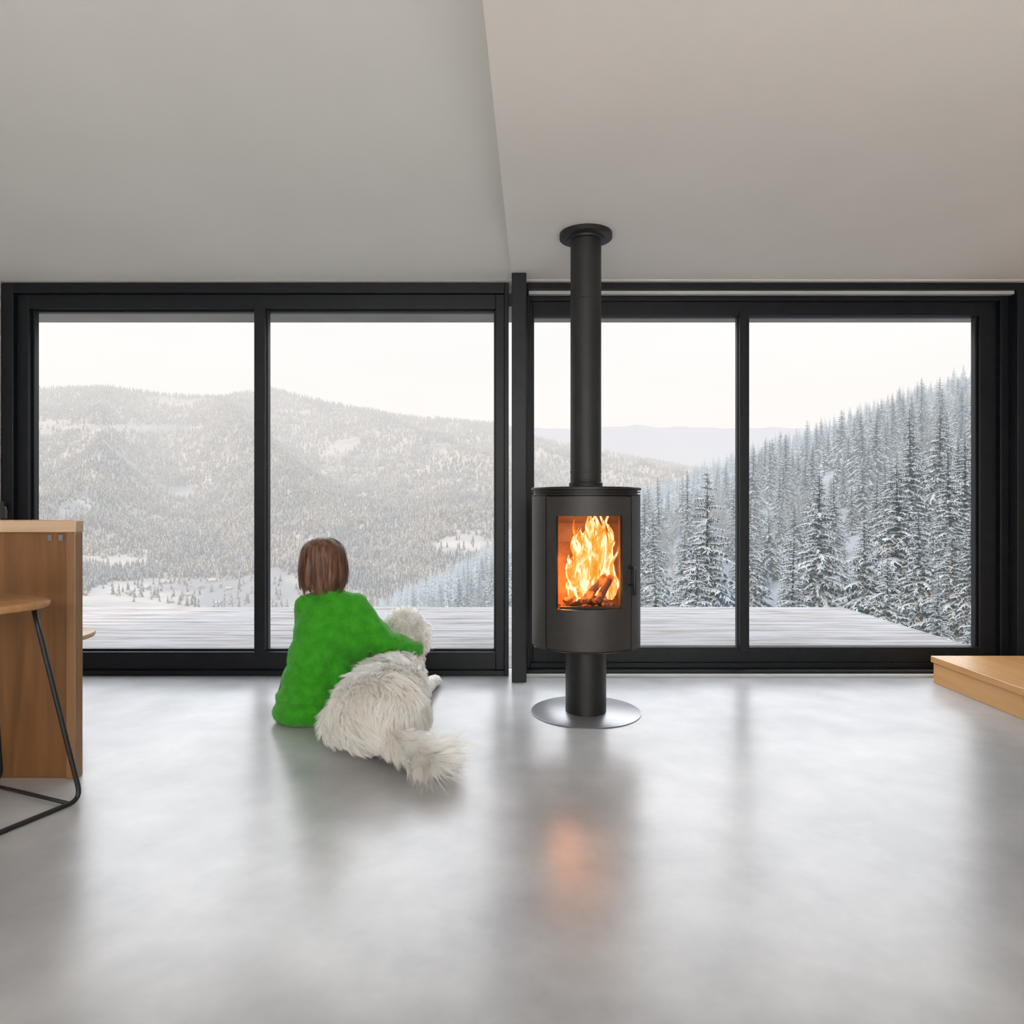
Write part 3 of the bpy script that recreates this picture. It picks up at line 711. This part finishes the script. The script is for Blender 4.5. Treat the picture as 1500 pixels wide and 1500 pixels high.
# tail
TA=[(-.50,2.68,.10),(-.43,2.63,.08),(-.36,2.58,.065),(-.30,2.545,.055)]
chain(bm,TA,[.050,.040,.030,.024])
dog=organic('dog',bm,M_dog,.011,5,clampz=.003); meta(dog,'fluffy white livestock-guardian dog lying down and looking out','dog')
def tailw(P): return np.clip((P[:,0]+.485)/.07,0,1)*np.clip((2.69-P[:,1])/.05,0,1)
def tailm(P): return tailw(P)>.25
def dlen(P):
    x,y,z=P[:,0],P[:,1],P[:,2]
    L_=.052-.020*np.clip((y-3.2)/.2,0,1)
    hd=(z>.28)&(y>3.38); L_[hd]=.036
    L_[(y>3.55)&hd]=.012
    leg=(y>3.52)&(z<.12); L_[leg]=.012
    tw=tailw(P); L_=L_*(1-tw)+.08*tw
    L_[(z<.03)&(tw<.1)]*=.6
    return L_
def dflow(P,Nn):
    x,y=P[:,0],P[:,1]
    T=np.zeros_like(P); T[:,1]=-1; T[:,0]=-.15; T[:,2]=-.45
    k=np.clip((2.95-y)/.2,0,1)[:,None]; T=T*(1-k)+np.array([.45,-.6,-.7])*k
    wv=.60*np.sin(P[:,0]*21+P[:,1]*15)+.45*np.sin(P[:,2]*31+P[:,1]*11)
    T[:,0]+=wv*.75
    T-=Nn*np.sum(T*Nn,axis=1,keepdims=True)
    T/=np.linalg.norm(T,axis=1,keepdims=True)+1e-6
    D=T*.92+Nn*.38
    hd=((P[:,2]>.28)&(P[:,1]>3.38))[:,None]
    D=np.where(hd,T*.7+Nn*.75,D)
    tw=tailw(P)[:,None]; tt=np.clip((x+.43)/.12,0,1)[:,None]
    d=np.array([[.80,-.60,-.02]])*(1.0-.5*tt)+Nn*np.array([[1,1,.35]])*(.30+1.1*tt)
    d/=np.linalg.norm(d,axis=1,keepdims=True)+1e-6
    return D*(1-tw)+d*tw
fur('fur',dog,95000,dlen,dflow,5000,.0020,M_fur,dog,clump=.54,seg=4,seed=5,lift=.5,jit=.21)
fur('tail_fur',dog,200000,lambda P:.055+.085*np.clip((P[:,0]+.43)/.10,0,1),dflow,600,.0018,M_fur,dog,clump=.58,seg=5,seed=9,lift=.35,mask=tailm,jit=.26)
M_dk=mat('dark_nose_eye',(.012,.010,.010),rough=.25)
bm=bmesh.new(); sph(bm,(-.450,3.700,.346),(.017,.012,.013)); bm_obj('nose',bm,M_dk,parent=dog,smooth=True)
for p in ((-.490,3.580,.398),(-.575,3.59,.398)):
    bm=bmesh.new(); sph(bm,p,.010); bm_obj('eye',bm,M_dk,parent=dog,smooth=True)

# ------------------------------------------------------------ woman
M_skin=mat('skin',(.56,.33,.24),(.62,.38,.28),rough=.5,scale=20)
M_green=mat('green_mohair_knit',(.030,.25,.010),(.05,.34,.018),rough=.95,scale=25,spec=.1,bump=.35,bscale=170,sheen=.3,bdist=.004)
m,nt,N,L=nmat('green_wool_fuzz'); b=N.new('ShaderNodeBsdfPrincipled'); n=N.new('ShaderNodeTexNoise'); n.inputs['Scale'].default_value=7; tc=N.new('ShaderNodeTexCoord'); L.new(tc.outputs['Object'],n.inputs['Vector'])
r=N.new('ShaderNodeValToRGB'); r.color_ramp.elements[0].color=(.06,.36,.018,1); r.color_ramp.elements[1].color=(.11,.50,.04,1); L.new(n.outputs['Fac'],r.inputs[0]); L.new(r.outputs[0],b.inputs['Base Color']); b.inputs['Roughness'].default_value=.9
tl=N.new('ShaderNodeBsdfTranslucent'); L.new(r.outputs[0],tl.inputs[0]); mx=N.new('ShaderNodeMixShader'); mx.inputs[0].default_value=.35; L.new(b.outputs[0],mx.inputs[1]); L.new(tl.outputs[0],mx.inputs[2]); out(nt,mx.outputs[0]); M_fuzz=m
HC=Vector((-.885,3.245,.735)); fd=Vector((.60,.78,-.12)).normalized(); sdv=fd.cross(Vector((0,0,1))).normalized(); upv=sdv.cross(fd)
HR=Matrix((sdv,fd,upv)).transposed().to_4x4()
def H(a,b_,c): return HC+sdv*a+fd*b_+upv*c
bm=bmesh.new()
sph(bm,H(0,-.005,.02),(.073,.090,.088),rot=HR,sub=3); sph(bm,H(0,.025,-.045),(.052,.060,.062),rot=HR,sub=3)
sph(bm,H(0,.088,-.012),(.011,.018,.022),rot=HR); sph(bm,H(0,.084,-.055),(.022,.012,.008),rot=HR); sph(bm,H(0,.070,-.088),(.022,.02,.016),rot=HR)
for s in (-1,1):
    sph(bm,H(s*.073,-.005,-.005),(.010,.020,.032),rot=HR); sph(bm,H(s*.033,.070,-.035),(.022,.018,.022),rot=HR)
chain(bm,[H(0,-.02,-.06),(-.868,3.235,.62),(-.862,3.24,.56)],[.052,.048,.06])
chain(bm,[(-.95,3.23,.11),(-.92,3.23,.27),(-.87,3.24,.45)],[.11,.095,.10])
chain(bm,[(-.97,3.24,.545),(-.74,3.24,.545)],[.045,.045])
SHR=Vector((-.745,3.24,.530)); ELR=Vector((-.615,3.235,.365)); WRR=Vector((-.47,3.37,.300))
chain(bm,[SHR,ELR,WRR],[.042,.035,.025])
SHL=Vector((-.97,3.24,.53)); ELL=Vector((-1.00,3.33,.33)); WRL=Vector((-.99,3.50,.24))
chain(bm,[SHL,ELL,WRL],[.042,.035,.025])
def hand(bm,wr,d,nrm,thumbside):
    d=d.normalized(); nrm=(nrm-d*nrm.dot(d)).normalized(); sd_=d.cross(nrm).normalized()*thumbside
    for k,o_ in enumerate((-.026,-.009,.009,.026)):
        chain(bm,[wr+sd_*o_*.4,wr+d*.085+sd_*o_],[.015,.011])
        Lf=(.058,.070,.075,.064)[k]
        b0=wr+d*.085+sd_*o_*1.02; b1=b0+(d*.85-nrm*.5).normalized()*Lf*.45; b2=b1+(d*.45-nrm*.9).normalized()*Lf*.33; b3=b2+(d*.1-nrm).normalized()*Lf*.25
        chain(bm,[b0,b1,b2,b3],[.0088,.0080,.0075,.0065])
    t0=wr+d*.02+sd_*.022; t1=wr+d*.05+sd_*.052-nrm*.01; t2=t1+(d*.8+sd_*.35-nrm*.3).normalized()*.032; t3=t2+(d*.9-nrm*.4).normalized()*.024
    chain(bm,[t0,t1,t2,t3],[.014,.011,.0095,.008])
hand(bm,WRR,Vector((.012,.10,-.045)),Vector((.7,-.1,.6)),1)
hand(bm,WRL,Vector((.05,.10,-.03)),Vector((0,0,1)),-1)
# legs (crossed in front)
chain(bm,[(-1.02,3.27,.11),(-1.12,3.55,.12),(-.90,3.70,.06)],[.085,.06,.04]); chain(bm,[(-.90,3.70,.06),(-.80,3.74,.045)],[.04,.028])
chain(bm,[(-.90,3.27,.11),(-.84,3.56,.09),(-1.00,3.66,.055)],[.085,.06,.04]); chain(bm,[(-1.00,3.66,.055),(-1.10,3.70,.045)],[.04,.028])
per=organic('person',bm,M_skin,.0055,3,clampz=.004); meta(per,'person in green mohair sweater sitting on floor hugging white dog','person')
M_eye=mat('eye_white',(.8,.8,.8),rough=.2)
for s in (-1,1):
    bm=bmesh.new(); sph(bm,H(s*.031,.072,.0),.012); bm_obj('eye',bm,M_eye,parent=per,smooth=True)
# trousers
bm=bmesh.new()
sph(bm,(-.95,3.25,.12),(.15,.13,.115),sub=3)
chain(bm,[(-1.02,3.27,.11),(-1.12,3.55,.12),(-.93,3.69,.07)],[.10,.075,.052])
chain(bm,[(-.90,3.27,.11),(-.84,3.56,.09),(-.98,3.655,.06)],[.10,.072,.052])
o=organic('trousers',bm,mat('dark_blue_denim',(.03,.04,.07),(.05,.06,.10),rough=.9,scale=40,bump=.3),.01,4,parent=per,clampz=.003); o['label']='dark blue denim trousers'
# sweater
bm=bmesh.new()
sph(bm,(-.960,3.20,.045),(.160,.142,.080),sub=3)
sph(bm,(-.955,3.205,.10),(.150,.135,.10),sub=3)
sph(bm,(-.945,3.21,.18),(.138,.125,.13),sub=3)
sph(bm,(-.925,3.22,.29),(.132,.112,.14),sub=3)
sph(bm,(-.895,3.225,.40),(.137,.112,.13),sub=3)
sph(bm,(-.868,3.235,.485),(.144,.105,.095),sub=3)
chain(bm,[(-.965,3.238,.525),(-.862,3.235,.568),(-.745,3.238,.525)],[.064,.058,.064])
chain(bm,[(-.862,3.235,.575),(-.866,3.235,.610)],[.070,.060])
chain(bm,[SHR,SHR.lerp(ELR,.5)+Vector((0,0,-.012)),ELR+Vector((0,0,-.010)),ELR.lerp(WRR,.5)+Vector((0,0,-.014)),WRR+Vector((-.02,-.015,-.012)),WRR+Vector((-.005,.0,-.008))],[.066,.070,.070,.060,.052,.042])
chain(bm,[(-.79,3.235,.46),(-.70,3.245,.375)],[.085,.07])
chain(bm,[(-.80,3.24,.36),(-.72,3.26,.31)],[.09,.06])
chain(bm,[(-.83,3.22,.22),(-.79,3.22,.14)],[.09,.09])
chain(bm,[SHL,SHL.lerp(ELL,.5)+Vector((.005,0,-.01)),ELL,ELL.lerp(WRL,.6)],[.066,.066,.062,.05])
def rdg(p): return (1-abs(noise.noise(p))*1.6)
def sdisp(c):
    f=noise.noise(Vector((c.x*5,c.y*5,c.z*4)))*.004
    # long diagonal folds pulled toward the raised arm
    w1=max(0,min(1,(c.z-.2)*5)); u=c.z*.8+c.x*.6; v=c.x*.8-c.z*.6
    f+=.0085*w1*max(0,rdg(Vector((u*11,v*2.5,1.3))))**3
    # slouch folds around waist
    w2=max(0,1-abs(c.z-.14)/.16)
    f+=.0105*w2*max(0,rdg(Vector((c.x*2+c.z*3,c.y*2,c.z*13))))**3
    # sleeve creases
    w3=max(0,min(1,(c.x+.72)*8))
    f+=.003*w3*math.sin((c.x*.8-c.z*.5)*80+3*noise.noise(c*6))
    return f-.004
sw=organic('sweater',bm,M_green,.008,9,parent=per,clampz=.003,disp=sdisp); sw['label']='bright green fuzzy mohair sweater'
def sflow(P,Nn):
    D=Nn*.6+np.array([0,0,-.7]); return D
fur('sweater_fuzz',sw,110000,lambda P:np.full(len(P),.0065),sflow,40000,.0006,M_fuzz,per,clump=.05,seg=2,seed=11,lift=.4,jit=.8,mask=lambda P:P[:,2]>.01)
pts=[(-.866+.054*math.cos(t),3.232+.052*math.sin(t),.655-.006*math.sin(t)) for t in np.linspace(0,2*math.pi,33)[:-1]]
bm=bmesh.new(); tube(bm,pts,.013,10,closed=True); bm_obj('sweater_collar',bm,M_green,parent=per,smooth=True)
# hair
m,nt,N,L=nmat('brown_hair'); b=N.new('ShaderNodeBsdfPrincipled'); n=N.new('ShaderNodeTexNoise'); n.inputs['Scale'].default_value=70; tc=N.new('ShaderNodeTexCoord'); mp=N.new('ShaderNodeMapping'); mp.inputs['Scale'].default_value=(1,1,.08); L.new(tc.outputs['Object'],mp.inputs[0]); L.new(mp.outputs[0],n.inputs['Vector'])
r=N.new('ShaderNodeValToRGB'); r.color_ramp.elements[0].position=.35; r.color_ramp.elements[1].position=.65; r.color_ramp.elements[0].color=(.070,.028,.014,1); r.color_ramp.elements[1].color=(.25,.12,.068,1)
L.new(n.outputs['Fac'],r.inputs[0]); L.new(r.outputs[0],b.inputs['Base Color']); b.inputs['Roughness'].default_value=.5; out(nt,b.outputs[0]); M_hair=m
def hair_pt(phi,s,off=0):
    zt=.118; 
    th=min(1,s*1.75)*math.pi/2
    if s<.571: rr=math.sin(th)**.9; zz=.012+(zt-.012)*math.cos(th)
    else:
        q=(s-.571)/.429; rr=1+.08*math.sin(q*2.4)-.17*q**2.5; zz=.012-q*.138
    ax,ay=.080,.102
    a=math.sin(phi)*ax*rr; b_=math.cos(phi)*ay*rr-.010
    n_=Vector((math.sin(phi),math.cos(phi),0))
    return H(0,0,0)+sdv*(a+n_.x*off)+Vector((fd.x,fd.y,0)).normalized()*(b_+n_.y*off)+Vector((0,0,zz+off*.4*(1-s)))
bm=bmesh.new(); np_,ns=48,22; gr=[]
for i in range(np_+1):
    u=i/np_; phi=math.radians(52)+u*math.radians(256)
    gr.append([bm.verts.new(hair_pt(phi,k/ns*.985,-.006)) for k in range(1,ns+1)])
for i in range(np_):
    for k in range(ns-1): bm.faces.new([gr[i][k],gr[i+1][k],gr[i+1][k+1],gr[i][k+1]])
g2=[]
for i in range(17):
    phi=math.radians(-52)+i/16*math.radians(104); g2.append([bm.verts.new(hair_pt(phi,.571*k/9,-.003)) for k in range(0,8)])
for i in range(16):
    for k in range(7): bm.faces.new([g2[i][k],g2[i+1][k],g2[i+1][k+1],g2[i][k+1]])
rh=np.random.RandomState(4)
V=[];F=[]
NL=130; lockphi=rh.rand(NL)*math.radians(264)+math.radians(48); lockoff=rh.uniform(0,.013,NL); lockend=rh.uniform(.90,1.06,NL); lockd=rh.uniform(-.38,.38,NL); lockw=rh.uniform(0,6,NL); lockflick=np.where(rh.rand(NL)<.35,rh.uniform(.003,.010,NL),0)
for q in range(12000):
    front=not(q%7)
    if front:
        phi=rh.uniform(-.9,.9); off=rh.uniform(0,.006); dph=rh.uniform(-.12,.12); smax=.52; lw=0; fk=0
    else:
        l=rh.randint(NL); phi=lockphi[l]+rh.randn()*.08; off=lockoff[l]+rh.uniform(0,.004); dph=lockd[l]+(lockphi[l]-phi)*.35; smax=lockend[l]*rh.uniform(.95,1.02); lw=lockw[l]; fk=lockflick[l]
        if rh.rand()<.04: off+=.008
    wv=rh.rand()*6; s0=rh.uniform(.0,.25); m_=11; i0=len(V)
    for k in range(m_+1):
        s=s0+(smax-s0)*k/m_; p=hair_pt(phi+dph*s+.03*math.sin(wv+s*5)+.09*math.sin(lw+s*6),s,off*min(1,s*2.5)+.004*math.sin(lw*2+s*8)+fk*max(0,(s-.75)/.25)**2); d_=sdv*math.cos(phi)-fd*math.sin(phi)
        w_=.0010*(1-.7*k/m_); V.append(p-d_*w_); V.append(p+d_*w_)
    for k in range(m_): a=i0+2*k; F.append((a,a+1,a+3,a+2))
hair=bm_obj('hair',bm,M_hair,smooth=True,parent=per); hair['label']='straight brown bob-length hair'
so=hair.modifiers.new('s','SOLIDIFY'); so.thickness=.018; so.offset=-1
obj('hair_strands',mesh_tri('hair_strands',V,F),M_hair,parent=hair)
print('done',len(trees),len(dt))
